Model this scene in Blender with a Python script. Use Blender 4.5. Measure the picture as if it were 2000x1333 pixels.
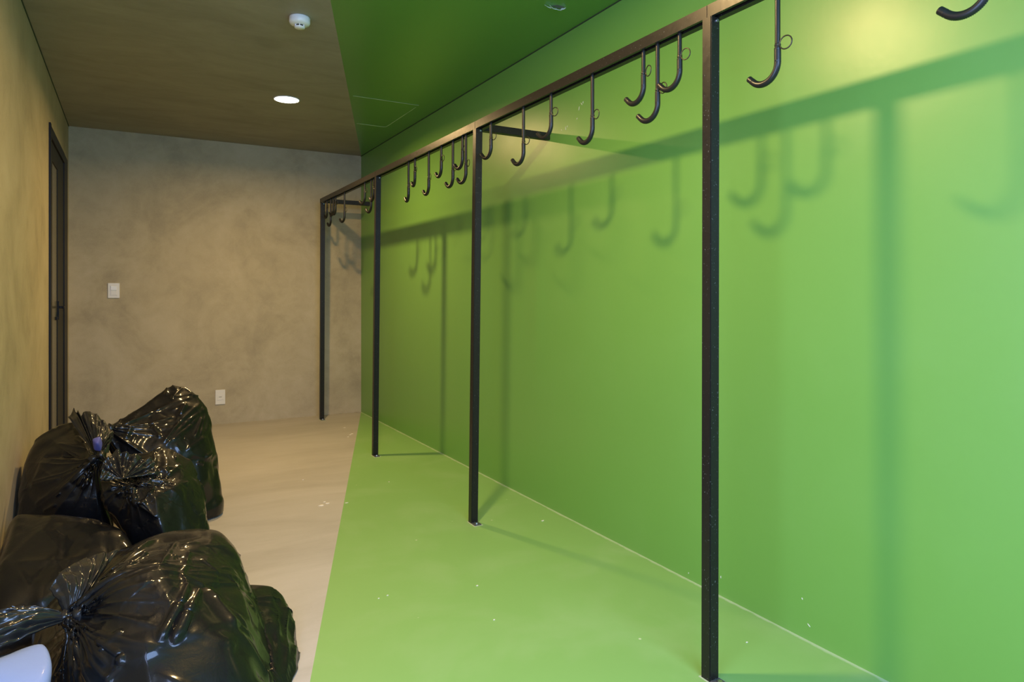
import bpy, bmesh, math, random
import numpy as np
from mathutils import Vector, Matrix

# ------------------------------------------------------------------ camera, light, exposure
for o in list(bpy.data.objects): bpy.data.objects.remove(o, do_unlink=True)
SC = bpy.context.scene
C = SC.collection
F_PX, YAW, HORIZON, EYE = 1314.589, math.radians(29.470), 575.62, 1.25
cam_d = bpy.data.cameras.new('camera'); cam = bpy.data.objects.new('camera', cam_d); C.objects.link(cam)
cam.location = (0, 0, EYE); cam.rotation_euler = (math.pi/2, 0, -YAW)
cam_d.sensor_width = 36; cam_d.lens = F_PX/2000*36; cam_d.shift_y = -(666.5-HORIZON)/2000
cam_d.clip_start = .02
SC.camera = cam
SC.view_settings.view_transform = 'Standard'; SC.view_settings.look = 'None'
SC.view_settings.gamma = 1; SC.view_settings.use_curve_mapping = False
SC.view_settings.exposure = 0.0

world = bpy.data.worlds.new('sky'); SC.world = world; world.use_nodes = True
bg = world.node_tree.nodes['Background']; bg.inputs[0].default_value = (.66, 1.0, 1.5, 1); bg.inputs[1].default_value = .72

XL, XR, YB, YN, H = -.481, 2.127, 7.029, -.35, 2.724      # room: left, right, back, near, height
OX0, OX1, OZ0, OZ1 = -.40, 1.75, .45, 2.55                   # wide window opening behind the camera

LAMP_W, LAMP_COL = 42.0, (1.0, .66, .27)
DAY_W, SIDE_W = 145.0, 44.0
day = bpy.data.lights.new('window_daylight', 'AREA'); day.shape = 'RECTANGLE'
day.size = 2.4; day.size_y = 2.0; day.energy = DAY_W; day.color = (.66, 1.0, 1.75)
dayo = bpy.data.objects.new('window_daylight', day); C.objects.link(dayo)
dayo.location = ((OX0+OX1)/2, YN-.80, 2.50); dayo.rotation_euler = (math.pi/2-math.radians(42), 0, 0)   # open sky above the yard, shining down into the room

SY0, SY1, SZ0, SZ1 = -.20, 1.10, .55, 2.35                   # unseen opening added in the left wall; its light brightens the green wall
side = bpy.data.lights.new('added_side_light', 'AREA'); side.shape = 'RECTANGLE'  # added area light filling that unseen opening
side.size = SY1-SY0; side.size_y = SZ1-SZ0; side.energy = SIDE_W; side.color = (.80, 1.0, 1.75)
sideo = bpy.data.objects.new('added_side_light', side); C.objects.link(sideo)
sideo.location = (XL-.16, (SY0+SY1)/2, (SZ0+SZ1)/2); sideo.rotation_euler = (math.pi/2, 0, -math.pi/2)   # -Z towards +X

# ------------------------------------------------------------------ materials
def new_mat(name):
    m = bpy.data.materials.new(name); m.use_nodes = True
    nt = m.node_tree; b = nt.nodes['Principled BSDF']
    return m, nt, b
def N(nt, t, **kw):
    n = nt.nodes.new(t)
    for k, v in kw.items(): setattr(n, k, v)
    return n
def plain(name, col, rough=.5, metal=0.0, spec=.5):
    m, nt, b = new_mat(name)
    b.inputs['Base Color'].default_value = (*col, 1); b.inputs['Roughness'].default_value = rough
    b.inputs['Metallic'].default_value = metal; b.inputs['Specular IOR Level'].default_value = spec
    return m
def noise(nt, co, scale, detail=4, rough=.55, dist=0.0):
    n = N(nt, 'ShaderNodeTexNoise'); n.inputs['Scale'].default_value = scale; n.inputs['Detail'].default_value = detail
    n.inputs['Roughness'].default_value = rough; n.inputs['Distortion'].default_value = dist
    nt.links.new(co, n.inputs['Vector']); return n.outputs['Fac']
def ramp(nt, fac, stops):
    r = N(nt, 'ShaderNodeValToRGB'); e = r.color_ramp.elements
    while len(e) < len(stops): e.new(.5)
    for i, (p, c) in enumerate(stops): e[i].position = p; e[i].color = (*c, 1)
    nt.links.new(fac, r.inputs[0]); return r.outputs[0]
def mix(nt, fac, a, b, mode='MIX'):
    n = N(nt, 'ShaderNodeMix', data_type='RGBA', blend_type=mode)
    if isinstance(fac, float): n.inputs[0].default_value = fac
    else: nt.links.new(fac, n.inputs[0])
    for s, v in ((6, a), (7, b)):
        if isinstance(v, tuple): n.inputs[s].default_value = (*v, 1)
        else: nt.links.new(v, n.inputs[s])
    return n.outputs[2]
def bump(nt, b, h, strength, dist):
    n = N(nt, 'ShaderNodeBump'); n.inputs['Strength'].default_value = strength; n.inputs['Distance'].default_value = dist
    nt.links.new(h, n.inputs['Height']); nt.links.new(n.outputs[0], b.inputs['Normal'])
def coords(nt, scale=(1, 1, 1)):
    t = N(nt, 'ShaderNodeNewGeometry'); mp = N(nt, 'ShaderNodeMapping'); mp.inputs['Scale'].default_value = scale
    nt.links.new(t.outputs['Position'], mp.inputs['Vector']); return mp.outputs[0]
def math_n(nt, op, a, b=None):
    n = N(nt, 'ShaderNodeMath', operation=op)
    for i, v in enumerate((a, b)):
        if v is None: continue
        if isinstance(v, (int, float)): n.inputs[i].default_value = v
        else: nt.links.new(v, n.inputs[i])
    return n.outputs[0]

def concrete(name, lo, mid, hi, rough=.62, stretch=(1, 1, 1), spec=.35):
    m, nt, b = new_mat(name); co = coords(nt, stretch)
    a = noise(nt, co, 1.7, 6, .6, .9); f = noise(nt, co, 9, 5, .6, .6); g = noise(nt, co, 130, 2, .5)
    v = math_n(nt, 'ADD', math_n(nt, 'MULTIPLY', a, .62), math_n(nt, 'ADD', math_n(nt, 'MULTIPLY', f, .26), math_n(nt, 'MULTIPLY', g, .12)))
    col = ramp(nt, v, [(.34, lo), (.5, mid), (.66, hi)])
    nt.links.new(col, b.inputs['Base Color']); b.inputs['Specular IOR Level'].default_value = spec
    r = math_n(nt, 'ADD', math_n(nt, 'MULTIPLY', f, .2), rough-.1); nt.links.new(r, b.inputs['Roughness'])
    bump(nt, b, v, .12, .01)
    return m
MAT = {}
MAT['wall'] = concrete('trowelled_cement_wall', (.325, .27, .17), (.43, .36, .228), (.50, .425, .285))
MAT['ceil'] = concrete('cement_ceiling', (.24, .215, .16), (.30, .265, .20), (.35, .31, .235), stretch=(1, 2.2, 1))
MAT['floor'] = concrete('cement_floor', (.37, .335, .285), (.43, .395, .34), (.48, .44, .39), rough=.5, stretch=(.5, 1.6, 1))

def green_paint(name, col, dusty, rough, dust_amt, edge=False, spec=.5):
    m, nt, b = new_mat(name); co = coords(nt)
    a = noise(nt, co, 2.2, 5, .6, .4); f = noise(nt, co, 38, 4, .6)
    base = mix(nt, math_n(nt, 'MULTIPLY', f, .25), col, tuple(c*.86 for c in col))
    d = N(nt, 'ShaderNodeMapRange'); d.inputs[1].default_value = .48; d.inputs[2].default_value = .75; d.inputs[4].default_value = dust_amt
    nt.links.new(a, d.inputs[0])
    c = mix(nt, d.outputs[0], base, dusty)
    if edge:   # pale scuffed line where the floor paint meets the wall, and small flecks
        geo = N(nt, 'ShaderNodeNewGeometry'); sx = N(nt, 'ShaderNodeSeparateXYZ'); nt.links.new(geo.outputs['Position'], sx.inputs[0])
        gap = math_n(nt, 'SUBTRACT', XR, sx.outputs[0])
        wob = math_n(nt, 'MULTIPLY', noise(nt, co, 14, 4), .026)
        msk = N(nt, 'ShaderNodeMapRange'); msk.inputs[1].default_value = .006; msk.inputs[2].default_value = -.004; msk.inputs[4].default_value = .6
        nt.links.new(math_n(nt, 'SUBTRACT', gap, wob), msk.inputs[0])
        c = mix(nt, msk.outputs[0], c, (.50, .58, .38))
        fl = N(nt, 'ShaderNodeTexVoronoi'); fl.inputs['Scale'].default_value = 5.2; nt.links.new(co, fl.inputs['Vector'])
        fm = N(nt, 'ShaderNodeMapRange'); fm.inputs[1].default_value = .034; fm.inputs[2].default_value = .02; fm.inputs[4].default_value = .75
        nt.links.new(fl.outputs['Distance'], fm.inputs[0])
        c = mix(nt, fm.outputs[0], c, (.62, .64, .45))
    nt.links.new(c, b.inputs['Base Color'])
    r = N(nt, 'ShaderNodeMapRange'); r.inputs[3].default_value = rough-(.05 if rough > .3 else 0); r.inputs[4].default_value = rough+(.08 if rough > .3 else .01)
    nt.links.new(a, r.inputs[0]); nt.links.new(r.outputs[0], b.inputs['Roughness'])
    b.inputs['Specular IOR Level'].default_value = spec
    if spec == .8:   # a vertical swelling and slow waves in the plaster of the long wall
        geo = N(nt, 'ShaderNodeNewGeometry'); sx = N(nt, 'ShaderNodeSeparateXYZ'); nt.links.new(geo.outputs['Position'], sx.inputs[0])
        dy = math_n(nt, 'MULTIPLY', math_n(nt, 'SUBTRACT', sx.outputs[1], 3.46), 11.0)
        dz = math_n(nt, 'MULTIPLY', math_n(nt, 'SUBTRACT', sx.outputs[2], 1.22), 2.4)
        rr = math_n(nt, 'ADD', math_n(nt, 'MULTIPLY', dy, dy), math_n(nt, 'MULTIPLY', dz, dz))
        g = math_n(nt, 'MULTIPLY', math_n(nt, 'EXPONENT', math_n(nt, 'MULTIPLY', rr, -1.0)), .5)
        g = math_n(nt, 'ADD', g, math_n(nt, 'MULTIPLY', noise(nt, co, 1.6, 2, .5), .35))
        g = math_n(nt, 'ADD', g, math_n(nt, 'MULTIPLY', f, .02))
        bump(nt, b, g, .5, .02)
    else: bump(nt, b, f, .02, .002)
    return m
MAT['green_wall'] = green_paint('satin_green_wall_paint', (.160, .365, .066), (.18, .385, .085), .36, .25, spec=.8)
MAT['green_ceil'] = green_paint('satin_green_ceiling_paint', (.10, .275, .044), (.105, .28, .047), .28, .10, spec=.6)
MAT['green_floor'] = green_paint('green_floor_paint', (.215, .405, .108), (.29, .45, .175), .5, .55, edge=True, spec=.4)

m, nt, b = new_mat('black_painted_steel'); co = coords(nt)
g = noise(nt, co, 60, 3); b.inputs['Base Color'].default_value = (.012, .012, .013, 1)
sp = N(nt, 'ShaderNodeMapRange'); sp.inputs[1].default_value = .70; sp.inputs[2].default_value = .76; nt.links.new(noise(nt, co, 170, 1), sp.inputs[0])
nt.links.new(mix(nt, sp.outputs[0], (.014, .012, .010), (.10, .10, .09)), b.inputs['Base Color']); b.inputs['Specular IOR Level'].default_value = .3
rr = N(nt, 'ShaderNodeMapRange'); rr.inputs[3].default_value = .26; rr.inputs[4].default_value = .44; nt.links.new(g, rr.inputs[0]); nt.links.new(rr.outputs[0], b.inputs['Roughness'])
MAT['steel'] = m
MAT['rod'] = plain('black_hook_steel', (.016, .014, .012), .3, 0, .4)
MAT['rubber'] = plain('black_corrugated_rubber', (.012, .012, .012), .36, 0, .4)
MAT['wire'] = plain('dark_ring_wire', (.05, .045, .035), .35, .7)
MAT['zinc'] = plain('zinc_bolt', (.55, .56, .58), .35, 1.0)
MAT['foot'] = plain('scuffed_dark_plate', (.10, .10, .10), .45, .4)
MAT['frame'] = plain('black_door_aluminium', (.006, .006, .006), .45, 0, .2)
MAT['frame2'] = plain('charcoal_door_aluminium', (.012, .013, .012), .5, 0, .2)
MAT['pane'] = plain('tinted_door_glass', (.095, .085, .055), .25)
MAT['plastic'] = plain('off_white_plastic', (.74, .71, .64), .35)
MAT['plastic2'] = plain('white_plastic', (.82, .83, .84), .35)
MAT['slot'] = plain('dark_slot', (.03, .03, .032), .6)
MAT['chip'] = plain('pale_paint_chip', (.82, .76, .66), .8)
MAT['seam'] = plain('cracked_paint_seam', (.42, .55, .30), .8)
MAT['flake'] = plain('peeling_white_plaster', (.85, .92, .80), .7)
MAT['hole'] = plain('bare_grey_plaster', (.10, .12, .08), .9)
MAT['caulk'] = plain('pale_caulk', (.42, .50, .30), .7)

m, nt, b = new_mat('lit_diffuser'); b.inputs['Base Color'].default_value = (.9, .88, .8, 1)
b.inputs['Emission Color'].default_value = (1, .90, .72, 1); b.inputs['Emission Strength'].default_value = 22
MAT['lens'] = m

def bag_mat(name, col, rough, bstr=.2, coat=.55):
    m, nt, b = new_mat(name); co = coords(nt)
    b.inputs['Base Color'].default_value = (*col, 1); b.inputs['Specular IOR Level'].default_value = .14
    b.inputs['Coat Weight'].default_value = coat; b.inputs['Coat Roughness'].default_value = .12
    w1 = noise(nt, co, 26, 4, .6, 1.2); w2 = noise(nt, coords(nt, (1, 1, .3)), 90, 3, .6, .8)
    h = math_n(nt, 'ADD', w1, math_n(nt, 'MULTIPLY', w2, .3))
    r = N(nt, 'ShaderNodeMapRange'); r.inputs[1].default_value = .3; r.inputs[2].default_value = .7
    r.inputs[3].default_value = rough-.06; r.inputs[4].default_value = rough+.08
    nt.links.new(w1, r.inputs[0]); nt.links.new(r.outputs[0], b.inputs['Roughness'])
    bump(nt, b, h, bstr, .006)
    return m
MAT['bag'] = bag_mat('black_bin_liner_film', (.005, .005, .006), .45)
MAT['bag_tail'] = bag_mat('black_bin_liner_neck', (.013, .013, .014), .40, .35, .8)
MAT['blue'] = bag_mat('blue_plastic_film', (.26, .35, .66), .45, .12, .1)
MAT['indigo'] = bag_mat('indigo_plastic_film', (.10, .10, .30), .45, .12, .1)

# ------------------------------------------------------------------ helpers
def link(name, me, mat=None, parent=None):
    o = bpy.data.objects.new(name, me); C.objects.link(o)
    if mat is not None and not me.materials: me.materials.append(mat)
    if parent is not None: o.parent = parent
    return o
def bm_obj(name, bm, mat, parent=None, smooth=False):
    me = bpy.data.meshes.new(name); bmesh.ops.recalc_face_normals(bm, faces=bm.faces)
    bm.to_mesh(me); bm.free()
    if smooth: me.polygons.foreach_set('use_smooth', [True]*len(me.polygons))
    return link(name, me, mat, parent)
def box(bm, x0, x1, y0, y1, z0, z1, bev=0.0):
    r = bmesh.ops.create_cube(bm, size=1.0)
    for v in r['verts']:
        v.co = Vector((x0+(v.co.x+.5)*(x1-x0), y0+(v.co.y+.5)*(y1-y0), z0+(v.co.z+.5)*(z1-z0)))
    if bev:
        es = {e for v in r['verts'] for e in v.link_edges}
        bmesh.ops.bevel(bm, geom=list(es), offset=bev, segments=2, affect='EDGES', profile=.6)
def box_obj(name, lim, mat, parent=None, bev=0.0):
    bm = bmesh.new(); box(bm, *lim, bev=bev); return bm_obj(name, bm, mat, parent)
def tube_mesh(name, path, rad, seg=10, cap=True):
    """tube along a polyline; rad is a number or a list"""
    P = np.array(path, float); n = len(P); R = np.full(n, rad) if np.isscalar(rad) else np.array(rad)
    T = np.gradient(P, axis=0); T /= np.linalg.norm(T, axis=1)[:, None]
    ref = np.array([1.0, 0, 0]); V = []; Fc = []
    for i in range(n):
        a = ref-np.dot(ref, T[i])*T[i]; a /= np.linalg.norm(a); ref = a; b2 = np.cross(T[i], a)
        for k in range(seg):
            t = 2*math.pi*k/seg; V.append(P[i]+R[i]*(math.cos(t)*a+math.sin(t)*b2))
    for i in range(n-1):
        for k in range(seg):
            k2 = (k+1) % seg; Fc.append((i*seg+k, i*seg+k2, (i+1)*seg+k2, (i+1)*seg+k))
    if cap: Fc.append(tuple(range(seg-1, -1, -1))); Fc.append(tuple((n-1)*seg+k for k in range(seg)))
    me = bpy.data.meshes.new(name); me.from_pydata([tuple(v) for v in V], [], Fc)
    me.polygons.foreach_set('use_smooth', [True]*len(me.polygons)); me.update(); return me
def lathe(bm, prof, seg=40, cx=0, cy=0):
    rings = []
    for r, z in prof:
        rings.append([bm.verts.new((cx+r*math.cos(2*math.pi*k/seg), cy+r*math.sin(2*math.pi*k/seg), z)) for k in range(seg)])
    for a, b2 in zip(rings, rings[1:]):
        for k in range(seg): bm.faces.new((a[k], a[(k+1) % seg], b2[(k+1) % seg], b2[k]))
    for rg in (rings[0], rings[-1]):
        try: bm.faces.new(rg)
        except ValueError: pass
def prism(bm, poly, z0, z1):
    a = [bm.verts.new((x, y, z0)) for x, y in poly]; b2 = [bm.verts.new((x, y, z1)) for x, y in poly]
    bm.faces.new(a); bm.faces.new(b2)
    for i in range(len(poly)):
        j = (i+1) % len(poly); bm.faces.new((a[i], a[j], b2[j], b2[i]))
def tag(o, label=None, cat=None, group=None, kind=None):
    if label: o['label'] = label
    if cat: o['category'] = cat
    if group: o['group'] = group
    if kind: o['kind'] = kind
    return o
def empty(name, loc=(0, 0, 0), rz=0.0):
    o = bpy.data.objects.new(name, None); C.objects.link(o); o.location = loc; o.rotation_euler = (0, 0, rz)
    o.empty_display_size = .05; return o
SN, CS = math.sin(YAW), math.cos(YAW)
def at(px, py, Y):                          # a point seen in the photograph, at the depth Y of the room
    u = (px-1000)/F_PX; v = (HORIZON-py)/F_PX
    d = np.array([SN+u*CS, CS-u*SN, v]); t = Y/d[1]
    return np.array([0, 0, EYE])+t*d
def to_px(P):
    x = P[:, 0]*CS-P[:, 1]*SN; d = P[:, 0]*SN+P[:, 1]*CS
    return np.stack([1000+F_PX*x/d, HORIZON-F_PX*(P[:, 2]-EYE)/d], -1)

# ------------------------------------------------------------------ the room
def diag(slope, y): return XR+slope*(y-YB)        # edge between cement and green paint
DF, DC = .3375, .3455
def split_slab(name, slope, z0, z1, mats, label, cat):
    """one slab, painted green on one side of a slanted line"""
    bm = bmesh.new(); yl = YB+(XL-XR)/slope       # where the line meets the left wall
    xl = XL-.15
    yl = YB+(xl-XR)/slope
    if yl < YN:
        cement = [(xl, YN-.15), (diag(slope, YN-.15), YN-.15), (XR, YB), (XR, YB+.15), (xl, YB+.15)]
        green = [(diag(slope, YN-.15), YN-.15), (XR+.15, YN-.15), (XR+.15, YB+.15), (XR, YB+.15), (XR, YB)]
    else:
        cement = [(xl, yl), (XR, YB), (XR, YB+.15), (xl, YB+.15)]
        green = [(xl, YN-.15), (XR+.15, YN-.15), (XR+.15, YB+.15), (XR, YB+.15), (XR, YB), (xl, yl)]
    prism(bm, cement, z0, z1); nf = len(bm.faces); prism(bm, green, z0, z1)
    bmesh.ops.recalc_face_normals(bm, faces=bm.faces)
    bm.faces.ensure_lookup_table()
    for f in bm.faces[nf:]: f.material_index = 1
    me = bpy.data.meshes.new(name); bm.to_mesh(me); bm.free()
    for mm in mats: me.materials.append(mm)
    return tag(link(name, me), label, cat, kind='structure')
floor = split_slab('floor', DF, -.12, 0, (MAT['floor'], MAT['green_floor']), 'cement floor with a slanted field of green paint', 'floor')
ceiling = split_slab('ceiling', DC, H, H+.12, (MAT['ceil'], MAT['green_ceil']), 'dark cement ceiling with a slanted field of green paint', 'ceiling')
DY0, DY1, DZ1 = 5.417, 6.885, 2.40                 # door opening in the left wall
bm = bmesh.new()
box(bm, XL-.15, XL, YN, SY0, 0, H); box(bm, XL-.15, XL, SY1, DY0, 0, H); box(bm, XL-.15, XL, SY0, SY1, 0, SZ0); box(bm, XL-.15, XL, SY0, SY1, SZ1, H); box(bm, XL-.15, XL, DY1, YB, 0, H); box(bm, XL-.15, XL, DY0, DY1, DZ1, H)
tag(bm_obj('wall_left', bm, MAT['wall']), 'beige trowelled cement wall beside the black bags', 'wall', kind='structure')
tag(box_obj('wall_back', (XL-.15, XR, YB, YB+.15, 0, H), MAT['wall']), 'beige trowelled cement end wall with switch and socket', 'wall', kind='structure')
tag(box_obj('wall_right', (XR, XR+.15, YN, YB+.15, 0, H), MAT['green_wall']), 'satin green painted long wall behind the hook rack', 'wall', kind='structure')
bm = bmesh.new()
box(bm, XL-.15, OX0, YN-.15, YN, 0, H); box(bm, OX1, XR+.15, YN-.15, YN, 0, H); box(bm, OX0, OX1, YN-.15, YN, OZ1, H); box(bm, OX0, OX1, YN-.15, YN, 0, OZ0)
tag(bm_obj('wall_front', bm, MAT['wall']), 'cement wall with a wide unglazed opening behind the viewer', 'wall', kind='structure')

# ceiling details: cracked outline of a closed hatch, a spot of peeling paint
zc = H-.0012
def strip(name, a, b2, w, mat, parent, z, seed, amp=.35, n=14):
    rnd = random.Random(seed); A = Vector((a[0], a[1], 0)); B = Vector((b2[0], b2[1], 0)); d = (B-A); nn = Vector((-d.y, d.x, 0)).normalized()
    bm = bmesh.new(); L = []; R = []
    for i in range(n+1):
        t = i/n; ww = w*(.35+rnd.random()*1.0)*.5; off = (rnd.random()-.5)*w*amp; p = A+d*t+nn*off
        L.append(bm.verts.new((p.x+nn.x*ww, p.y+nn.y*ww, z))); R.append(bm.verts.new((p.x-nn.x*ww, p.y-nn.y*ww, z)))
    for i in range(n): bm.faces.new((L[i], L[i+1], R[i+1], R[i]))
    ext = bmesh.ops.extrude_face_region(bm, geom=list(bm.faces))
    for v in ext['geom']:
        if isinstance(v, bmesh.types.BMVert): v.co.z += .0012
    return bm_obj(name, bm, mat, parent)
HX = 1.945
bm = bmesh.new(); prism(bm, [(diag(DC, 4.92)+.03, 4.92), (HX, 4.92), (HX, 5.70), (diag(DC, 5.70)+.03, 5.70)], zc, H)
bm_obj('hatch_panel', bm, MAT['green_ceil'], ceiling)
strip('hatch_crack', (diag(DC, 4.92)+.03, 4.92), (HX, 4.92), .009, MAT['seam'], ceiling, zc-.001, 1)
strip('hatch_crack', (diag(DC, 5.70)+.02, 5.70), (HX, 5.70), .014, MAT['seam'], ceiling, zc-.001, 2)
strip('hatch_crack', (HX, 4.98), (HX, 5.69), .006, MAT['seam'], ceiling, zc-.001, 3)
# peeling spot near the rack (small curled flakes around a bare patch)
cx, cy = 1.896, 2.877
bm = bmesh.new(); prism(bm, [(cx-.035, cy+.012), (cx-.01, cy-.012), (cx+.03, cy-.01), (cx+.038, cy+.012), (cx+.005, cy+.02)], H-.0015, H)
spot = bm_obj('peeling_spot', bm, MAT['hole'], ceiling)
rnd = random.Random(5)
for k, (ax, ay, w, l, ang) in enumerate([(-.05, .016, .02, .035, .2), (-.012, .018, .022, .036, .0), (.018, .018, .024, .03, -.25), (.03, -.004, .012, .024, -1.0), (-.03, .012, .013, .03, .5)]):
    bm = bmesh.new(); vs = []
    for i in range(4):
        t = i/3; row = []
        for s in (-1, 1):
            x = ax+math.cos(ang)*l*(t-.5)-math.sin(ang)*s*w*.5*(1-.3*t); y = ay+math.sin(ang)*l*(t-.5)+math.cos(ang)*s*w*.3
            row.append(bm.verts.new((cx+x, cy+y, H-.002-.010*(s < 0)-.003*math.sin(t*3))))
        vs.append(row)
    for i in range(3): bm.faces.new((vs[i][0], vs[i+1][0], vs[i+1][1], vs[i][1]))
    ext = bmesh.ops.extrude_face_region(bm, geom=list(bm.faces))
    for v in ext['geom']:
        if isinstance(v, bmesh.types.BMVert): v.co.z += .001
    bm_obj('paint_flake', bm, MAT['flake'], ceiling)

# solid strips along the ceiling edges, coloured dark for the shade of a recessed joint
MAT['joint'] = plain('painted_joint_shade', (.030, .050, .018), .9)
for k, (x0, x1) in enumerate(((XR-.005, XR), (XL, XL+.005))):
    o = box_obj('trim_%d' % (k+1), (x0, x1, YN+.001, YB-.001, H-.005, H), MAT['joint'])
    tag(o, ('thin strip painting in the joint shade between ceiling and green wall', 'thin strip painting in the joint shade between ceiling and left wall')[k], 'joint', kind='structure')
# scratches in the green wall paint below the rail
rnd = random.Random(21); WR = bpy.data.objects['wall_right']
for px, py, l in [(1136, 203, .020), (1131, 212, .022), (1139, 200, .012), (1105, 251, .022), (1097, 254, .010), (1108, 247, .010), (1127, 232, .010), (1345, 1120, .006), (1408, 1128, .010), (1567, 1170, .008), (1580, 1222, .014), (1458, 1254, .006)]:
    u = (px-1000)/F_PX; t = XR/(SN+u*CS); y = t*(CS-u*SN); z = EYE+t*(HORIZON-py)/F_PX; a = rnd.uniform(.6, 2.4); w = .0016
    bm = bmesh.new(); vs = []
    for i, (k, ww) in enumerate(((-.5, .2), (-.1, 1), (.2, .8), (.5, .2))):
        for sgn in (-1, 1): vs.append(bm.verts.new((XR-.0012, y+math.cos(a)*l*k-math.sin(a)*sgn*w*ww, z+math.sin(a)*l*k+math.cos(a)*sgn*w*ww)))
    for i in range(3): bm.faces.new((vs[2*i], vs[2*i+1], vs[2*i+3], vs[2*i+2]))
    ext = bmesh.ops.extrude_face_region(bm, geom=list(bm.faces))
    for v in ext['geom']:
        if isinstance(v, bmesh.types.BMVert): v.co.x += .001
    bm_obj('paint_scratch', bm, MAT['chip'], WR)

# pale chips on the floor
def flat_chip(name, x, y, pts, mat, parent, z=.0):
    bm = bmesh.new(); prism(bm, [(x+a, y+c) for a, c in pts], z+.0002, z+.0022); return bm_obj(name, bm, mat, parent)
def on_floor(px, py):
    u = (px-1000)/F_PX; v = (HORIZON-py)/F_PX; t = -EYE/v; return (t*(SN+u*CS), t*(CS-u*SN))
rnd = random.Random(11)
for px, py, r in [(628, 988, .011), (634, 981, .006), (639, 984, .008), (688, 848, .011), (684, 850, .008), (680, 854, .007), (673, 836, .008), (677, 983, .006), (592, 938, .004),
                  (659, 806, .013), (690, 803, .012), (1060, 1018, .006), (760, 942, .004), (1459, 1256, .003), (932, 1145, .004), (757, 1164, .003), (965, 1212, .003), (740, 1170, .0025)]:
    x, y = on_floor(px, py); k = rnd.randint(6, 9); a0 = rnd.random()*6
    pts = [((r*(.45+.75*rnd.random()))*math.cos(a0+2*math.pi*i/k)*1.5, (r*(.45+.75*rnd.random()))*math.sin(a0+2*math.pi*i/k)) for i in range(k)]
    pts = [(a, min(c, YB-.001-y)) for a, c in pts]
    flat_chip('paint_chip', x, y, pts, MAT['chip'], floor)

# ------------------------------------------------------------------ door in the left wall
door = empty('door_1', (XL, DY0, 0)); tag(door, 'narrow black aluminium door with a tinted pane in the left wall', 'door', kind='structure')
def dpart(name, y0, y1, z0, z1, x0, x1, mat, par=None, bev=.002):
    o = box_obj(name, (x0, x1, y0-DY0, y1-DY0, z0, z1), mat, par or door, bev); return o
dpart('jamb', DY0+.001, DY0+.055, 0, DZ1-.001, -.13, .012, MAT['frame'])
dpart('jamb', DY1-.30, DY1-.001, 0, DZ1-.001, -.13, .004, MAT['frame'])
dpart('head', DY0+.055, DY1-.30, DZ1-.075, DZ1-.001, -.13, .006, MAT['frame'])
leaf = dpart('leaf', DY0+.06, DY1-.302, .01, DZ1-.08, -.045, -.018, MAT['frame'])
dpart('stile', DY0+.06, 5.70, .01, DZ1-.08, -.018, -.004, MAT['frame2'], leaf)
dpart('stile', 6.10, DY1-.302, .01, DZ1-.08, -.018, -.004, MAT['frame2'], leaf)
dpart('top_rail', 5.70, 6.10, DZ1-.21, DZ1-.08, -.018, -.004, MAT['frame2'], leaf)
dpart('bottom_rail', 5.70, 6.10, .01, .16, -.018, -.004, MAT['frame2'], leaf)
dpart('glass_pane', 5.702, 6.098, .162, DZ1-.212, -.0175, -.010, MAT['pane'], leaf, 0)
hd = dpart('handle_plate', 6.10, 6.135, 1.06, 1.20, -.004, .004, MAT['frame'], leaf)
dpart('lever', 6.105, 6.125, 1.145, 1.163, .004, .045, MAT['frame'], leaf, .003)
dpart('lever', 5.98, 6.125, 1.145, 1.163, .033, .047, MAT['frame'], leaf, .004)
dpart('lock', 5.99, 6.02, 1.06, 1.085, -.010, .004, MAT['frame'], leaf)

# ------------------------------------------------------------------ switch, socket, detector, downlights
def plate(name, x0, x1, z0, z1, label, cat, kind):
    e = empty(name, ((x0+x1)/2, YB, z0)); tag(e, label, cat); w = (x1-x0)/2; h = z1-z0
    box_obj('cover_plate', (-w, w, -.009, 0, 0, h), MAT['plastic'], e, .003)
    if kind == 'switch':
        box_obj('module_frame', (-w*.62, w*.62, -.0115, -.009, h*.16, h*.84), MAT['plastic'], e, .001)
        box_obj('rocker', (-w*.5, w*.5, -.016, -.0115, h*.52, h*.80), MAT['plastic2'], e, .002)
        box_obj('rocker', (-w*.5, w*.5, -.0135, -.0115, h*.20, h*.48), MAT['plastic'], e, .001)
    else:
        box_obj('module_frame', (-w*.62, w*.62, -.0115, -.009, h*.3, h*.72), MAT['plastic'], e, .001)
        for dx in (-.009, 0, .009):
            box_obj('pin_hole', (dx-.0025, dx+.0025, -.0122, -.0114, h*.51-.003, h*.51+.003), MAT['slot'], e)
plate('light_switch', -.186, -.094, 1.218, 1.353, 'off-white rocker switch plate on the cement end wall', 'switch', 'switch')
plate('power_socket', .699, .787, .192, .332, 'off-white power socket low on the end wall beside the bags', 'socket', 'socket')

def detector(x, y):
    e = empty('smoke_detector', (x, y, H)); tag(e, 'round white smoke detector on the cement ceiling', 'detector')
    bm = bmesh.new(); lathe(bm, [(.052, 0), (.054, -.004), (.054, -.028), (.049, -.037), (.028, -.0415), (.001, -.041)]); bm_obj('base', bm, MAT['plastic2'], e, True)
    bm = bmesh.new(); lathe(bm, [(.021, -.040), (.021, -.050)], 30); bm_obj('sensor_core', bm, MAT['slot'], e, True)
    bm = bmesh.new(); lathe(bm, [(.001, -.0495), (.026, -.0495), (.028, -.052), (.025, -.057), (.001, -.058)]); bm_obj('cap', bm, MAT['plastic2'], e, True)
    for k in range(6):
        a = k*math.pi/3+.3; bm = bmesh.new(); box(bm, -.003, .003, -.002, .002, -.051, -.0405)
        o = bm_obj('fin', bm, MAT['plastic2'], e); o.location = (.0245*math.cos(a), .0245*math.sin(a), 0); o.rotation_euler = (0, 0, a)
detector(.778, 3.672)

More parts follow.
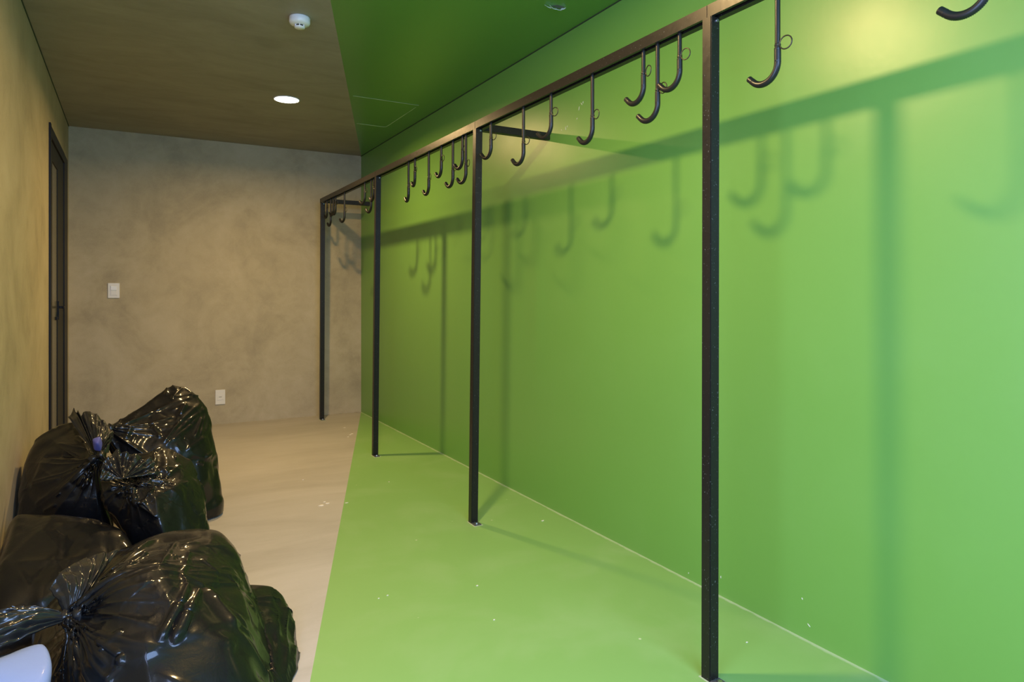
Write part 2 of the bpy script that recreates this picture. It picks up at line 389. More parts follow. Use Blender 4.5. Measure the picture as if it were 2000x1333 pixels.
def downlight(x, y, label, watts, size, spread):
    e = empty('downlight', (x, y, H)); tag(e, label, 'ceiling light')
    bm = bmesh.new(); lathe(bm, [(.087, 0), (.095, 0), (.096, -.003), (.094, -.006), (.089, -.006), (.087, -.004)], 48)
    bm_obj('trim_ring', bm, MAT['plastic2'], e, True)
    bm = bmesh.new(); lathe(bm, [(.001, -.004), (.07, -.005), (.0875, -.004), (.0875, -.001), (.001, -.001)], 48); bm_obj('diffuser', bm, MAT['lens'], e, True)
    L = bpy.data.lights.new('downlight_glow', 'AREA'); L.shape = 'DISK'; L.size = size; L.energy = watts; L.color = LAMP_COL; L.spread = math.radians(spread)
    o = bpy.data.objects.new('downlight_glow', L); C.objects.link(o); o.parent = e; o.location = (0, 0, -.012)
downlight(1.018, 5.257, 'lit round downlight in the cement ceiling above the far end', LAMP_W, .10, 168)
downlight(.66, 2.20, 'lit round downlight in the ceiling near the viewer, out of the picture', LAMP_W*1.32, .14, 180)

# ------------------------------------------------------------------ the rack
XP = 1.649
def rail_top(y): return 2.191+.002*(y-1.6)
POST_B = [(1.656, 6.80), (1.645, 5.074), (1.630, 3.318), (1.640, 1.592), (1.645, -.14)]   # foot of each post
POST_T = [(1.652, 6.745), (1.649, 5.016), (1.647, 3.295), (1.647, 1.594), (1.647, -.14)]
rack = empty('hook_rack', (XP, 1.59, 0)); tag(rack, 'black steel rack frame of posts and a long top rail along the green wall', 'rack')
def rel(v): return (v[0]-XP, v[1]-1.59, v[2])
def post(bx, by, tx, ty):
    bm = bmesh.new(); zt = rail_top(ty)-.0405; s = .02
    ring = lambda x, y, z: [bm.verts.new(rel((x+a*s, y+c*s, z))) for a, c in ((-1, -1), (1, -1), (1, 1), (-1, 1))]
    r0, r1 = ring(bx, by, 0), ring(tx, ty, zt); bm.faces.new(r0); bm.faces.new(r1); sides = []
    for i in range(4): sides.append(bm.faces.new((r0[i], r0[(i+1) % 4], r1[(i+1) % 4], r1[i])))
    ed = [e for e in bm.edges if abs(e.verts[0].co.z-e.verts[1].co.z) > .5]
    bmesh.ops.bevel(bm, geom=ed, offset=.0025, segments=2, affect='EDGES')
    return bm_obj('post', bm, MAT['steel'], rack)
for (bx, by), (tx, ty) in zip(POST_B, POST_T):
    post(bx, by, tx, ty)
    fp = box_obj('foot_plate', (bx-.02-XP, bx+.02-XP, by-.062-1.59, by-.0205-1.59, 0.0005, .006), MAT['foot'], rack, .001)
    bm = bmesh.new(); lathe(bm, [(.001, .012), (.008, .012), (.009, .006), (.009, .0055)], 8, bx-XP, by-.043-1.59); bm_obj('anchor_bolt', bm, MAT['zinc'], fp)
    bm = bmesh.new(); prism(bm, [(bx-.027-XP, by-.070-1.59), (bx+.028-XP, by-.069-1.59), (bx+.027-XP, by+.026-1.59), (bx-.026-XP, by+.025-1.59)], .0001, .0008)
    bm_obj('caulk_bead', bm, MAT['caulk'], rack)
# the rail: slotted square tube in lengths that butt over the posts
ys = [6.765] + [POST_T[i][1] for i in (1, 2, 3, 4)] + [YN+.05]
prof = [(-.02, 0), (.036, 0), (.036, -.04), (.011, -.04), (.011, -.026), (-.009, -.026), (-.009, -.04), (-.02, -.04)]
for ya, yb in zip(ys, ys[1:]):
    bm = bmesh.new(); g = .0012; rr_ = []
    for y in (ya-g, yb+g):
        rr_.append([bm.verts.new(rel((XP+a, y, rail_top(y)+c))) for a, c in prof])
    for i in range(8): bm.faces.new((rr_[0][i], rr_[0][(i+1) % 8], rr_[1][(i+1) % 8], rr_[1][i]))
    for r_ in rr_:   # end caps as three quads (the slot stays open)
        bm.faces.new((r_[0], r_[1], r_[4], r_[5])); bm.faces.new((r_[1], r_[2], r_[3], r_[4])); bm.faces.new((r_[0], r_[5], r_[6], r_[7]))
    bm_obj('rail', bm, MAT['steel'], rack)
for i, ob in ((0, .0), (2, .035)):
    ty = POST_T[i][1]+ob; zt = rail_top(ty)
    box_obj('wall_bracket', (.0365, XR-XP-.0005, ty-.02-1.59, ty+.02-1.59, zt-.04, zt), MAT['steel'], rack, .002)
for i in range(4):
    tx, ty = POST_T[i]; zt = rail_top(ty)-.052
    bm = bmesh.new(); lathe(bm, [(.001, .004), (.005, .004), (.006, 0)], 8); o = bm_obj('bolt', bm, MAT['zinc'], rack)
    o.location = rel((tx+.006, ty-.0205, zt)); o.rotation_euler = (math.pi/2, 0, 0)

# ------------------------------------------------------------------ hooks on the rail
RH = .052; SLV = .092                                # bend radius, sleeve length above the lowest point
def hook_path(z_from):
    p = [(0, 0, z) for z in np.arange(z_from, RH, -.0026)]
    for k in range(0, 64):
        a = math.pi+k/63*math.radians(132); p.append((0, RH+RH*math.cos(a), RH+RH*math.sin(a)))
    t = math.pi+math.radians(132); d = np.array([0, -math.sin(t), math.cos(t)]); e0 = np.array(p[-1])
    for k in range(1, 10): p.append(tuple(e0+d*.0026*k))
    return p
sp_ = hook_path(SLV)
rad = [.0092+(.0011 if (i//1) % 2 else -.0002) for i in range(len(sp_))]
rad[0] = rad[-1] = .0098
for k in range(2, 8): rad[-k] = .0099
sleeve_me = tube_mesh('sleeve', sp_, rad, 12); sleeve_me.materials.append(MAT['rubber'])
ring_path = [(0, .019*math.cos(2*math.pi*k/32), .019*math.sin(2*math.pi*k/32)) for k in range(33)]
ring_me = tube_mesh('ring', ring_path, .0020, 6, False); ring_me.materials.append(MAT['wire'])
bm = bmesh.new(); lathe(bm, [(.0083, -.004), (.0092, -.002), (.0092, .002), (.0083, .004)], 12); clip_me = bpy.data.meshes.new('clip'); bm.to_mesh(clip_me); bm.free(); clip_me.materials.append(MAT['wire'])
HOOKS = [  # place along the rail, lowest point, turn, label
 (.775, 1.886, 2, 'long hook cut off by the top right edge of the picture'),
 (1.335, 1.881, 0, 'long black hook hanging just right of the nearest post'),
 (1.740, 1.973, 0, 'short black hook just left of the nearest post'),
 (1.852, 1.887, 2, 'long middle hook of the three left of the nearest post'),
 (1.929, 1.970, -2, 'short leftmost hook of the three left of the nearest post'),
 (2.246, 1.885, -2, 'long black hook alone midway between the two nearest posts'),
 (2.559, 1.969, 4, 'short hook whose tip overlaps the end of the wall bracket'),
 (2.805, 1.889, 2, 'long hook hanging in front of the wall bracket'),
 (3.143, 1.979, 3, 'short hook just right of the second nearest post'),
 (3.449, 1.891, 4, 'long hook immediately left of the second nearest post'),
 (3.494, 1.980, 0, 'short hook tucked behind the long one at the second nearest post'),
 (3.626, 1.893, 0, 'long hook, third to the left of the second nearest post'),
 (3.797, 1.979, -6, 'short hook, fourth to the left of the second nearest post'),
 (3.996, 1.895, -3, 'long hook, fifth to the left of the second nearest post'),
 (4.237, 1.985, -12, 'short hook, sixth to the left of the second nearest post'),
 (4.356, 1.895, -10, 'long hook, leftmost seen between second and third posts'),
 (5.117, 1.990, 0, 'short hook against the left side of the third post'),
 (5.181, 1.906, 6, 'long hook just left of the third post'),
 (5.346, 1.993, 10, 'short hook left of third post, in front of the wall corner'),
 (5.946, 1.901, 10, 'long hook alone nearest the middle of the farthest bay'),
 (6.246, 1.999, 4, 'short hook, rightmost of the cluster beside the farthest post'),
 (6.330, 1.999, 4, 'short hook in the middle of the cluster beside the farthest post'),
 (6.423, 1.909, 3, 'long hook in the cluster beside the farthest post'),
 (6.560, 1.999, 0, 'short hook closest to the farthest post'),
]
rods = {}
for y, zb, rot, label in HOOKS:
    lng = zb < 1.94
    e = empty('hook', (XP, y, zb+.0005), math.radians(rot*.8)); tag(e, label, 'hook', 'hooks hanging from the rack rail')
    top = rail_top(y)-.029-zb; key = round(top, 3)
    if key not in rods:
        p = hook_path(top)[:: 3]; p[0] = (0, 0, top); rods[key] = tube_mesh('rod', [q for q in p[:-8]], .0078, 12); rods[key].materials.append(MAT['rod'])
    link('rod', rods[key], None, e); link('sleeve', sleeve_me, None, e)
    c_ = link('clip', clip_me, None, e); c_.location = (0, 0, SLV+.008)
    r_ = link('ring', ring_me, None, e); r_.location = (0, -.028, SLV+.008); r_.rotation_euler = (math.radians(rnd.uniform(-25, 5)), 0, math.radians(rnd.uniform(-14, 14)))

# ------------------------------------------------------------------ rubbish bags
class Bag:
    """closed film surface stretched over packed contents (a softened hull), gathered at one pole"""
    def __init__(s, centre, pts, pole, nth, nph, p=16, seed=1, lobes=()):
        s.c = np.array(centre, float); s.rs = np.random.RandomState(seed); s.seed = seed
        def planes(pp):
            bm = bmesh.new()
            for q in pp: bm.verts.new(tuple(np.array(q, float)-s.c))
            bmesh.ops.convex_hull(bm, input=bm.verts); bmesh.ops.recalc_face_normals(bm, faces=bm.faces)
            bmesh.ops.dissolve_limit(bm, angle_limit=math.radians(4), verts=bm.verts, edges=bm.edges)
            pl = []
            for f in bm.faces:
                n = np.array(f.normal); c = float(np.dot(n, np.array(f.verts[0].co)))
                if c < 0: n, c = -n, -c
                pl.append(n/max(c, .02))
            bm.free(); return np.array(pl)
        w = np.array(pole, float)-s.c; w /= np.linalg.norm(w)
        u = np.cross(w, [0, 0, 1.0]); u /= np.linalg.norm(u); v = np.cross(w, u)
        s.nth, s.nph = nth, nph
        th = np.arange(nth)/nth*2*math.pi; t = np.linspace(0, 1, nph); ph = math.pi*(t*.85+.15*t*t)
        ph[0] = .012; ph[-1] = math.pi-.01
        TH, PH = np.meshgrid(th, ph); s.th, s.ph = TH.ravel(), PH.ravel()
        s.d = (np.sin(s.ph)*np.cos(s.th))[:, None]*u+(np.sin(s.ph)*np.sin(s.th))[:, None]*v+np.cos(s.ph)[:, None]*w
        r = 0
        for pp in (pts,)+tuple(lobes):
            q = np.maximum(s.d@planes(pp).T, 0); r = np.maximum(r, (q**p).sum(1)**(-1.0/p))
        s.P = s.c+s.d*r[:, None]; s.pole = w
        s.update()
    def update(s):
        G = s.P.reshape(s.nph, s.nth, 3)
        a = np.roll(G, -1, 1)-np.roll(G, 1, 1); b = np.gradient(G, axis=0); n = np.cross(a, b).reshape(-1, 3)
        L = np.linalg.norm(n, axis=1); n /= np.maximum(L, 1e-9)[:, None]
        sg = np.sign((n*s.d).sum(1)); sg[sg == 0] = 1; s.n = n*sg[:, None]
        s.bias = s.n
    def push(s, h): s.P = s.P+s.n*h[:, None]
    def fbm(s, scale, octs=3, seed=0, stretch=None):
        rs = np.random.RandomState(seed+s.seed*31); out = np.zeros(len(s.P)); amp = 1.0
        for o in range(octs):
            for k in range(5):
                v = rs.normal(size=3); v /= np.linalg.norm(v); f = scale*(1.9**o)*rs.uniform(.7, 1.3)
                out += amp*np.sin(s.P@v*f*6.283+rs.uniform(0, 6.28)+1.3*np.sin(s.P@rs.normal(size=3)*f*2))/3
            amp *= .5
        return out
    def neck(s, tip, width=.55, power=1.4):
        """draw the film towards the tied point"""
        w = np.exp(-(s.ph/width)**power); s.P = s.P*(1-w[:, None])+np.array(tip)*w[:, None]; s.update()
    def pleats(s, n, amp, reach=1.1, seed=3, sharp=.05):
        rs = np.random.RandomState(seed); h = np.zeros(len(s.P))
        for k in range(n):
            t0 = rs.uniform(0, 2*math.pi); bend = rs.uniform(-.25, .25); L = reach*rs.uniform(.35, 1.2); w = sharp*rs.uniform(.6, 1.6)
            dt = np.angle(np.exp(1j*(s.th-t0-bend*s.ph)))
            arc = np.abs(dt)*np.maximum(np.sin(np.minimum(s.ph, 1.5)), .05)
            h += rs.uniform(.4, 1)*np.exp(-arc/(w*(.3+.8*s.ph)))*np.exp(-(s.ph/L)**2)*np.minimum(s.ph/.15, 1)
        s.push(amp*(h-.35*np.exp(-(s.ph/reach)**2))); s.update()
    def pick(s, px, py):
        q = to_px(s.P); view = s.P-np.array([0, 0, EYE]); fr = (view*s.n).sum(1) < 0
        d = np.hypot(q[:, 0]-px, q[:, 1]-py)+(~fr)*1e4; return s.P[np.argmin(d)]
    def crease(s, A, B, amp, w, soft=.25, side=0.0):
        """a raised (or sunk) fold between two points of the film"""
        A, B = np.array(A), np.array(B); L = np.linalg.norm(B-A)+1e-6; e = (B-A)/L
        rel_ = s.P-A; v = rel_@e/L; perp = rel_-np.outer(v*L, e); u = np.linalg.norm(perp, axis=1)
        tv = np.clip(np.minimum(v+.08, 1.08-v)/soft, 0, 1); tv = tv*tv*(3-2*tv)
        return amp*np.exp(-(u/w)**1.15)*tv
    def creases_px(s, items):
        h = np.zeros(len(s.P))
        for it in items:
            *pts, amp, w = it; q = [s.pick(*p) for p in pts]
            for a, b in zip(q, q[1:]): 
                c = s.crease(a, b, amp, w); h = np.where(np.abs(c) > np.abs(h), c, h) if amp > 0 else h+c
        s.push(h); s.update()
    def crumple(s, n, amp, lo=.05, hi=.2, w=.008, seed=7, toward=None, zone=None):
        rs = np.random.RandomState(seed+s.seed); h = np.zeros(len(s.P)); idx = np.arange(len(s.P))
        if zone is not None: idx = idx[zone]
        for k in range(n):
            i = rs.choice(idx); p0 = s.P[i]; nn = s.n[i]
            t = rs.normal(size=3)
            if toward is not None and rs.rand() < .6: t = np.array(toward)-p0+rs.normal(size=3)*.08
            t -= nn*np.dot(t, nn); t /= np.linalg.norm(t)+1e-9; L = rs.uniform(lo, hi)
            h += s.crease(p0-t*L/2, p0+t*L/2, amp*rs.uniform(.3, 1)*rs.choice([1, 1, 1, -.7]), w*rs.uniform(.6, 1.7), .45)
        s.push(h); s.update()
    def facets(s, amp, cells, seed=0):
        """flat crumpled panels: height of the nearest of many random planes"""
        rs = np.random.RandomState(seed+s.seed*7); idx = rs.choice(len(s.P), cells, replace=False); K = s.P[idx]
        T = rs.normal(size=(cells, 3))*.5; off = rs.uniform(-1, 1, cells)
        D = ((s.P[:, None, :]-K[None])**2).sum(2); o = np.argsort(D, 1)[:, :3]; h = np.zeros(len(s.P)); W = np.zeros(len(s.P))
        sc = np.sqrt(np.take_along_axis(D, o, 1)); s0 = sc[:, :1]
        for j in range(3):
            k = o[:, j]; wgt = np.exp(-(sc[:, j]-s0[:, 0])/.012); loc = ((s.P-K[k])*T[k]).sum(1)*14+off[k]
            h += wgt*loc; W += wgt
        s.push(amp*np.clip(h/W, -1.6, 1.6)); s.update()
    def settle(s, keep=.004):
        z = s.P[:, 2]; m = z < .03; s.P[m, 2] = keep+np.maximum(z[m], -.03)*.0+.5*np.log1p(np.exp((z[m]-.012)/.006))*.006*2*.7
        s.P[:, 2] = np.maximum(s.P[:, 2], keep); x = s.P[:, 0]
        s.P[:, 0] = np.maximum(x, XL+.006+.002*np.sin(s.P[:, 1]*60)**2); s.update()
    def build(s, name, mat, parent, base):
        V = s.P-np.array(base); n1, n2 = s.nph, s.nth; Fc = []
        i, j = np.meshgrid(np.arange(n1-1), np.arange(n2), indexing='ij'); j2 = (j+1) % n2
        Fc = np.stack([i*n2+j, i*n2+j2, (i+1)*n2+j2, (i+1)*n2+j], -1).reshape(-1, 4)
        me = bpy.data.meshes.new(name); faces = [tuple(f) for f in Fc.tolist()]
        faces.append(tuple(range(n2))); faces.append(tuple(range((n1-1)*n2+n2-1, (n1-1)*n2-1, -1)))
        me.from_pydata(V.tolist(), [], faces); me.update()
        bm = bmesh.new(); bm.from_mesh(me); bmesh.ops.recalc_face_normals(bm, faces=bm.faces); bm.to_mesh(me); bm.free()
        me.polygons.foreach_set('use_smooth', [True]*len(me.polygons))
        return link(name, me, mat, parent)

def film_tail(name, knot, edge, mat, parent, base, amp=.012, waves=9, seed=1, nu=50, nv=110, lift=.02, neck_w=.012):
    """loose film beyond the tie: fans out from the knot to a ragged, pleated edge"""
    rs = np.random.RandomState(seed); E = np.array(edge, float); K = np.array(knot, float)
    seg = np.linalg.norm(np.diff(E, axis=0), axis=1); cum = np.concatenate([[0], np.cumsum(seg)]); t = np.linspace(0, 1, nv)
    Ed = np.stack([np.interp(t*cum[-1], cum, E[:, k]) for k in range(3)], -1)
    for _ in range(3): Ed[1:-1] = (Ed[:-2]+2*Ed[1:-1]+Ed[2:])/4
    mid = Ed.mean(0)-K; side = Ed[-1]-Ed[0]; nrm = np.cross(mid, side); nrm /= np.linalg.norm(nrm)
    if nrm[2] < 0: nrm = -nrm
    fr = [(rs.uniform(.5, 1.6)*waves, rs.uniform(0, 6.28), rs.uniform(.3, 1)) for _ in range(5)]
    prof_ = sum(a*(1-2*np.abs(((f*t+p) % 1)*1.0-.5)*2*.5-.5) for f, p, a in fr)
    V = []
    sd = side/np.linalg.norm(side)
    for i in range(nu):
        u = i/(nu-1)
        for k in range(nv):
            p = K*(1-u)+Ed[k]*u+sd*(t[k]-.5)*neck_w*2*(1-u)
            hh = amp*prof_[k]*(u**.7)*(1.1-.35*u)+lift*math.sin(u*3.14)*(1-(2*t[k]-1)**2)
            hh += .004*math.sin(9*u+7*t[k]*3+seed)*u+.003*math.sin(23*u+31*t[k])*u
            V.append(p+nrm*hh-base)
    Fc = [(i*nv+k, i*nv+k+1, (i+1)*nv+k+1, (i+1)*nv+k) for i in range(nu-1) for k in range(nv-1)]
    me = bpy.data.meshes.new(name); me.from_pydata([tuple(v) for v in V], [], Fc); me.update()
    me.polygons.foreach_set('use_smooth', [True]*len(me.polygons))
    o = link(name, me, mat, parent); md = o.modifiers.new('thickness', 'SOLIDIFY'); md.thickness = .0012
    return o
def knot_part(parent, pos, axis, base, r=.016, seed=1):
    """twisted, tied neck of a bag"""
    a = np.array(axis, float); a /= np.linalg.norm(a); rs = np.random.RandomState(seed)
    path = [np.array(pos)+a*t-base for t in np.linspace(-.030, .030, 15)]
    rad_ = [r*(.8+.5*abs(math.sin(3.3*i+seed)))*(1.25-.5*math.exp(-((i-7)/2.2)**2)) for i in range(15)]
    me = tube_mesh('knot', path, rad_, 14)
    V = np.zeros(len(me.vertices)*3); me.vertices.foreach_get('co', V); V = V.reshape(-1, 3)
    ang = np.tile(np.arange(14), 15); rw = np.repeat(np.arange(15), 14); cen = np.repeat(np.array(path), 14, 0)
    V = cen+(V-cen)*(1+.28*np.sin(ang*2.7+rw*.9))[:, None]; me.vertices.foreach_set('co', V.ravel()); me.update()
    return link('knot', me, MAT['bag_tail'], parent)

def bag_thing(name, base, label):
    e = empty(name, base); tag(e, label, 'rubbish bag', 'black rubbish bags heaped by the left wall'); return e

# --- big front bag, tied on its left
base = np.array([.08, 2.45, 0]); K = at(138, 1204, 2.36)
e = bag_thing('rubbish_bag', base, 'large black rubbish bag in front, tied at its left end')
pts = [at(250, 1046, 2.80), at(290, 1032, 2.82), at(345, 1024, 2.84), at(408, 1012, 2.82), at(440, 1022, 2.78), at(462, 1050, 2.74), at(400, 1112, 2.40), at(300, 1110, 2.28), at(225, 1140, 2.26), at(478, 1090, 2.70), at(500, 1150, 2.62), at(530, 1270, 2.42),
       (.42, 2.25, 0), (.42, 2.6, 0), (.30, 2.98, 0), (.30, 2.95, .2), (-.05, 3.02, 0), (-.05, 2.98, .25), (-.30, 2.85, 0), (-.28, 2.82, .16), (-.30, 2.56, 0), (-.14, 2.36, .17), (-.11, 2.2, 0), (-.05, 1.93, 0), (.25, 1.93, 0), (.38, 2.08, 0), (.1, 1.91, .14), (.3, 2.02, .17), (-.12, 2.1, .16), tuple(K+np.array([.05, 0, .02]))]
lobe = [at(505, 1138, 2.64), at(535, 1138, 2.62), at(565, 1158, 2.60), at(590, 1205, 2.55), at(598, 1250, 2.50), at(590, 1300, 2.42), (.48, 2.26, 0), (.52, 2.45, 0), (.49, 2.70, 0), (.40, 2.12, .0), at(540, 1250, 2.36), (.05, 2.35, .25), (.05, 2.55, .25), (.0, 2.4, .02), (.2, 2.7, .05), (.2, 2.2, .05)]
B = Bag((.13, 2.45, .17), pts, K, 420, 300, 22, 4, (lobe,))
B.push(.010*B.fbm(2.2, 2)); B.update(); B.neck(K, .30, 1.2)
B.pleats(34, .020, .8, 21, .038); B.pleats(34, .011, 1.4, 5, .022)
B.creases_px([((160, 1195), (215, 1130), (300, 1058), .020, .012), ((170, 1190), (240, 1120), (285, 1085), .014, .009), ((365, 1140), (350, 1180), (312, 1255), .018, .009), ((388, 1150), (365, 1200), (338, 1262), .018, .010),
              ((260, 1130), (350, 1118), (400, 1150), .010, .012), ((400, 1150), (460, 1230), (530, 1330), .016, .022), ((355, 1120), (362, 1145), .012, .008), ((370, 1078), (355, 1125), .012, .007),
              ((190, 1250), (240, 1280), (236, 1300), .012, .006), ((240, 1235), (196, 1275), .012, .007), ((236, 1300), (205, 1333), .012, .007), ((150, 1220), (130, 1300), (100, 1333), .014, .008), ((150, 1222), (150, 1333), .013, .008),
              ((160, 1215), (210, 1300), .013, .010), ((305, 1120), (345, 1060), .008, .006), ((545, 1180), (540, 1330), .007, .006), ((562, 1190), (558, 1330), .007, .005), ((576, 1210), (572, 1320), .007, .005), ((520, 1330), (500, 1345), .01, .006),
              ((470, 1100), (520, 1240), (545, 1330), .006, .012)])
B.creases_px([((180, 1180), (300, 1150), -.010, .010), ((180, 1215), (290, 1205), -.010, .010)])
B.crumple(120, .007, .04, .2, .007, 9, K); B.facets(.006, 80, 13); B.facets(.003, 320, 3); B.settle()
B.build('bag_body', MAT['bag'], e, base); knot_part(e, K, np.array([.8, -.1, .0]), base, .017, 3)
film_tail('tied_neck', K, [at(-10, 1272, 2.26), at(-22, 1240, 2.27), at(-25, 1215, 2.30), at(-12, 1196, 2.36), at(30, 1188, 2.42)], MAT['bag_tail'], e, base, .016, 7, 4)
film_tail('tied_neck', K, [at(100, 1148, 2.40), at(112, 1120, 2.44), at(150, 1098, 2.50), at(190, 1082, 2.56), at(232, 1074, 2.60)], MAT['bag_tail'], e, base, .014, 5, 9, lift=.045)

# --- blue sack poking out under the tied end
base = np.array([-.29, 2.22, 0]); e = empty('blue_sack', base); tag(e, 'pale blue plastic sack in the bottom left corner under the front bag', 'sack')
pts = [at(88, 1240, 2.26), at(104, 1252, 2.22), at(60, 1258, 2.20), at(0, 1276, 2.16), at(-40, 1292, 2.14), at(108, 1275, 2.16), at(92, 1333, 2.05), at(60, 1375, 1.98), (-.46, 2.1, .0), (-.24, 1.96, 0), (-.22, 2.15, 0), (-.26, 2.28, 0), (-.46, 2.32, 0), (-.46, 2.30, .2), (-.25, 2.27, .2), (-.46, 2.0, .14), (-.36, 1.94, .1)]
B = Bag((-.31, 2.17, .11), pts, (-.46, 2.4, .1), 160, 110, 20, 8); B.push(.003*B.fbm(3, 2)); B.update(); B.crumple(10, .003, .05, .15, .01, 2); B.settle(); B.build('sack_body', MAT['blue'], e, base)

# --- dark bag low against the left wall
base = np.array([-.24, 3.3, 0]); e = bag_thing('rubbish_bag', base, 'wide dark bag at the bottom of the heap against the left wall')
pts = [(-.475, 2.82, 0), (-.34, 2.84, 0), (-.45, 2.86, .12), (-.10, 3.02, 0), (.05, 3.06, 0), (.05, 3.35, 0), (-.475, 3.55, 0), (-.02, 3.45, 0), (-.475, 3.50, .30), at(30, 985, 3.42), at(8, 1060, 3.3), at(2, 1130, 3.15), at(100, 1035, 3.36), at(225, 1020, 3.32), at(280, 1062, 3.08), at(270, 1140, 2.98), at(120, 1120, 3.06), (-.40, 3.05, .12), (-.1, 3.45, .18)]
B = Bag((-.22, 3.32, .13), pts, (-.05, 3.3, .5), 240, 170, 13, 12); B.push(.008*B.fbm(2, 2)); B.update()
B.creases_px([((205, 980), (212, 1080), -.012, .012), ((225, 1000), (240, 1080), -.010, .010), ((30, 1100), (150, 1095), .006, .02), ((60, 1180), (170, 1130), .006, .02)]); B.crumple(70, .005, .05, .2, .010, 4); B.facets(.005, 40, 12); B.facets(.002, 130, 2); B.settle(); B.build('bag_body', MAT['bag'], e, base)

# --- round bag on the left, tied in the middle of the heap
base = np.array([-.27, 3.85, 0]); K = at(190, 893, 3.62); e = bag_thing('rubbish_bag', base, 'round black bag leaning on the left wall, knot facing right')
pts = [at(34, 925, 3.86), at(40, 900, 3.92), at(62, 862, 3.98), at(95, 832, 4.02), at(130, 812, 4.04), at(165, 822, 4.0), at(185, 850, 3.9), at(50, 985, 3.74), at(82, 1036, 3.68), at(150, 1056, 3.64), at(228, 1060, 3.62), at(192, 960, 3.60), at(120, 960, 3.58),
       (-.475, 4.2, .1), (-.475, 3.75, .12), (-.1, 4.15, .05), (-.1, 4.1, .4), (-.47, 4.2, .45), (-.06, 3.7, .06), (-.4, 3.7, .06), (-.3, 4.3, 0), (-.45, 4.0, 0), (-.1, 3.9, 0), tuple(K-np.array([.03, -.04, .02]))]
B = Bag((-.27, 3.88, .32), pts, K, 320, 210, 14, 22); B.push(.008*B.fbm(2.2, 2)); B.update(); B.neck(K, .26, 1.2); B.pleats(22, .018, .75, 31, .05); B.pleats(14, .010, 1.2, 32, .04)
B.creases_px([((175, 905), (120, 935), (60, 950), .010, .014), ((180, 905), (140, 945), (70, 985), .012, .012), ((185, 905), (165, 930), (152, 948), .016, .008), ((188, 908), (172, 935), (160, 955), .014, .006), ((170, 893), (120, 888), (85, 892), -.012, .010), ((170, 880), (110, 866), .008, .010), ((110, 985), (85, 1000), .008, .006), ((118, 962), (108, 972), .010, .005), ((165, 865), (150, 850), .008, .006), ((60, 860), (110, 838), (150, 825), .012, .009)])
B.crumple(26, .004, .04, .14, .008, 6, K); B.facets(.004, 50, 15); B.facets(.0018, 140, 5); B.settle(); B.build('bag_body', MAT['bag'], e, base); knot_part(e, K, np.array([.7, -.5, .4]), base, .014, 5)
film_tail('tied_neck', K, [at(132, 815, 3.88), at(144, 798, 3.90), at(158, 812, 3.84), at(168, 803, 3.86), at(185, 806, 3.84), at(206, 826, 3.82), at(222, 846, 3.78), at(212, 880, 3.66)], MAT['bag_tail'], e, base, .020, 8, 6)
lin = Bag(tuple(at(191, 868, 3.60)), [at(180, 856, 3.6), at(195, 851, 3.6), at(200, 866, 3.6), at(196, 884, 3.6), at(184, 882, 3.6), at(190, 866, 3.56), at(190, 868, 3.66)], at(190, 860, 3.5), 40, 28, 6, 2)
lin.build('blue_liner', MAT['indigo'], e, base)['label'] = 'indigo inner liner'

# --- tall bag at the back
base = np.array([.2, 4.3, 0]); K = at(208, 838, 4.10); e = bag_thing('rubbish_bag', base, 'tallest black bag at the back of the heap, peak near the socket')
pts = [at(318, 752, 4.36), at(330, 741, 4.36), at(350, 738, 4.36), at(372, 744, 4.34), at(396, 765, 4.30), at(411, 786, 4.28), at(425, 850, 4.22), at(434, 905, 4.18), at(441, 955, 4.14), at(440, 985, 4.12), (.455, 4.1, 0), (.46, 4.3, 0), (.42, 4.6, 0), (0, 4.65, 0), (-.05, 4.25, 0), (.12, 3.98, 0), (.3, 3.98, 0),
       at(260, 800, 4.34), at(225, 824, 4.26), at(330, 860, 4.02), at(400, 880, 4.06), at(250, 880, 4.0), (.35, 4.6, .4), (.1, 4.65, .45), (.36, 4.0, .18), tuple(K)]
B = Bag((.2, 4.28, .35), pts, K, 300, 210, 16, 33); B.push(.007*B.fbm(2.4, 2)); B.update(); B.neck(K, .3, 1.2); B.pleats(22, .016, .9, 41, .045)
B.creases_px([((240, 832), (300, 805), (372, 775), .014, .009), ((225, 838), (290, 830), (340, 815), .010, .010), ((320, 865), (350, 825), (390, 790), .012, .006), ((325, 868), (365, 825), (400, 800), .012, .005), ((335, 862), (375, 830), (412, 790), .010, .006), ((335, 780), (360, 745), .016, .008), ((336, 778), (376, 768), .014, .007), ((376, 768), (360, 745), .012, .006), ((375, 770), (398, 765), .012, .007),
              ((352, 810), (362, 790), .012, .006), ((380, 855), (395, 815), .014, .010), ((390, 850), (400, 812), .010, .006), ((255, 835), (245, 858), .012, .008), ((300, 832), (312, 855), .012, .008), ((265, 850), (252, 880), .010, .005), ((400, 895), (412, 885), .016, .008), ((385, 905), (398, 908), .014, .007), ((365, 880), (400, 855), .010, .007), ((318, 745), (325, 770), .016, .007), ((330, 740), (345, 760), .014, .006)])
B.crumple(60, .007, .04, .16, .007, 15, K, zone=B.P[:, 2] > .25); B.facets(.006, 70, 16); B.facets(.003, 220, 6); B.settle(); B.build('bag_body', MAT['bag'], e, base); knot_part(e, K, np.array([-.7, -.3, .0]), base, .014, 7)

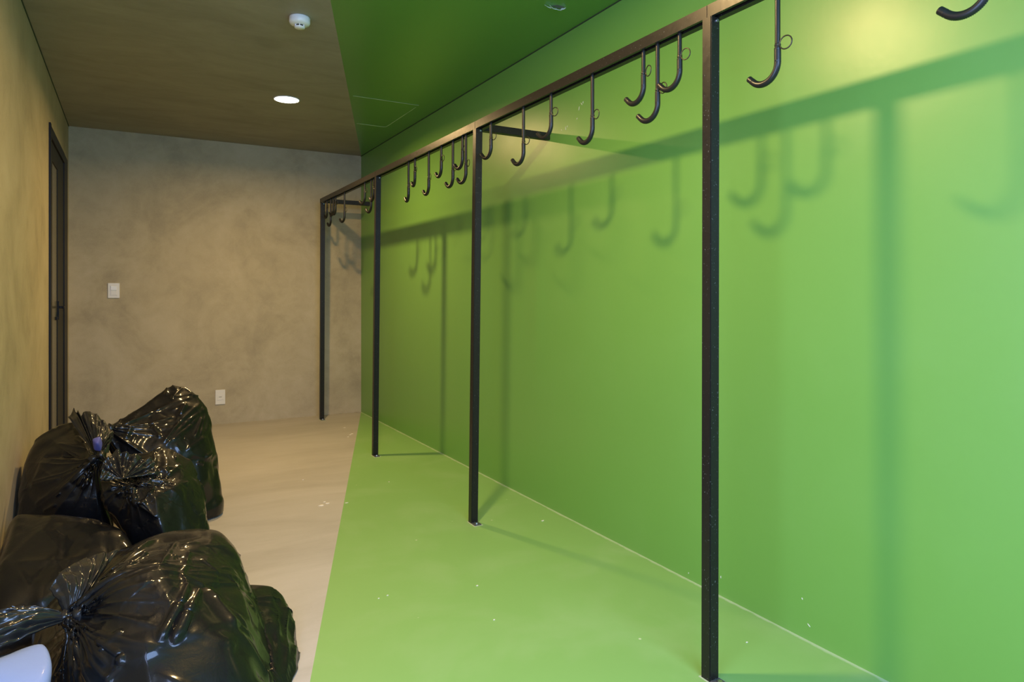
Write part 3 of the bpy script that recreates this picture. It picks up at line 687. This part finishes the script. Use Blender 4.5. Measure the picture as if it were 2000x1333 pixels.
# --- slack bag in the middle, its mouth folded in
base = np.array([.12, 3.4, 0]); K = at(245, 925, 3.36); e = bag_thing('rubbish_bag', base, 'slack crumpled bag in the middle of the heap, mouth folded in')
pts = [at(318, 866, 3.62), at(345, 872, 3.62), at(372, 888, 3.60), at(392, 925, 3.54), at(405, 975, 3.48), at(407, 1005, 3.44), at(184, 940, 3.46), at(190, 985, 3.42), at(215, 900, 3.58), at(245, 1030, 3.32), at(320, 1045, 3.20), at(300, 965, 3.26), at(355, 950, 3.34),
       (.30, 3.25, 0), (.32, 3.45, 0), (.28, 3.7, 0), (.05, 3.72, 0), (.08, 3.3, 0), (.2, 3.2, .0), (.05, 3.7, .4), (.24, 3.7, .38), (.05, 3.3, .2)]
B = Bag((.13, 3.42, .26), pts, K, 320, 220, 22, 44); B.push(.006*B.fbm(2.6, 2)); B.update()
dd = np.linalg.norm(B.P-np.array(at(262, 915, 3.42)), axis=1); B.push(-.075*np.exp(-(dd/.075)**2)); B.update(); B.pleats(26, .018, .8, 51, .05)
B.creases_px([((318, 868), (300, 885), (306, 930), .018, .008), ((306, 935), (262, 955), (225, 965), .018, .008), ((258, 968), (320, 962), (368, 942), .012, .006), ((255, 968), (275, 985), (308, 1012), .014, .012), ((278, 975), (305, 1010), .014, .009), ((318, 868), (345, 885), (342, 900), .010, .006), ((372, 888), (392, 930), (405, 985), .012, .008), ((326, 930), (352, 910), .010, .006), ((205, 925), (220, 960), .014, .010), ((318, 870), (326, 930), .008, .008)])
B.crumple(80, .009, .03, .12, .006, 17, None, zone=np.linalg.norm(B.P-np.array(at(262, 920, 3.38)), axis=1) < .17); B.crumple(30, .004, .05, .2, .008, 18); B.facets(.006, 70, 18); B.facets(.003, 240, 8); B.settle(); B.build('bag_body', MAT['bag'], e, base)
film_tail('folded_mouth', at(240, 935, 3.34), [at(196, 940, 3.30), at(200, 905, 3.40), at(225, 880, 3.46), at(262, 888, 3.46), at(300, 898, 3.44), at(306, 930, 3.38)], MAT['bag_tail'], e, base, .022, 9, 12, lift=-.01)
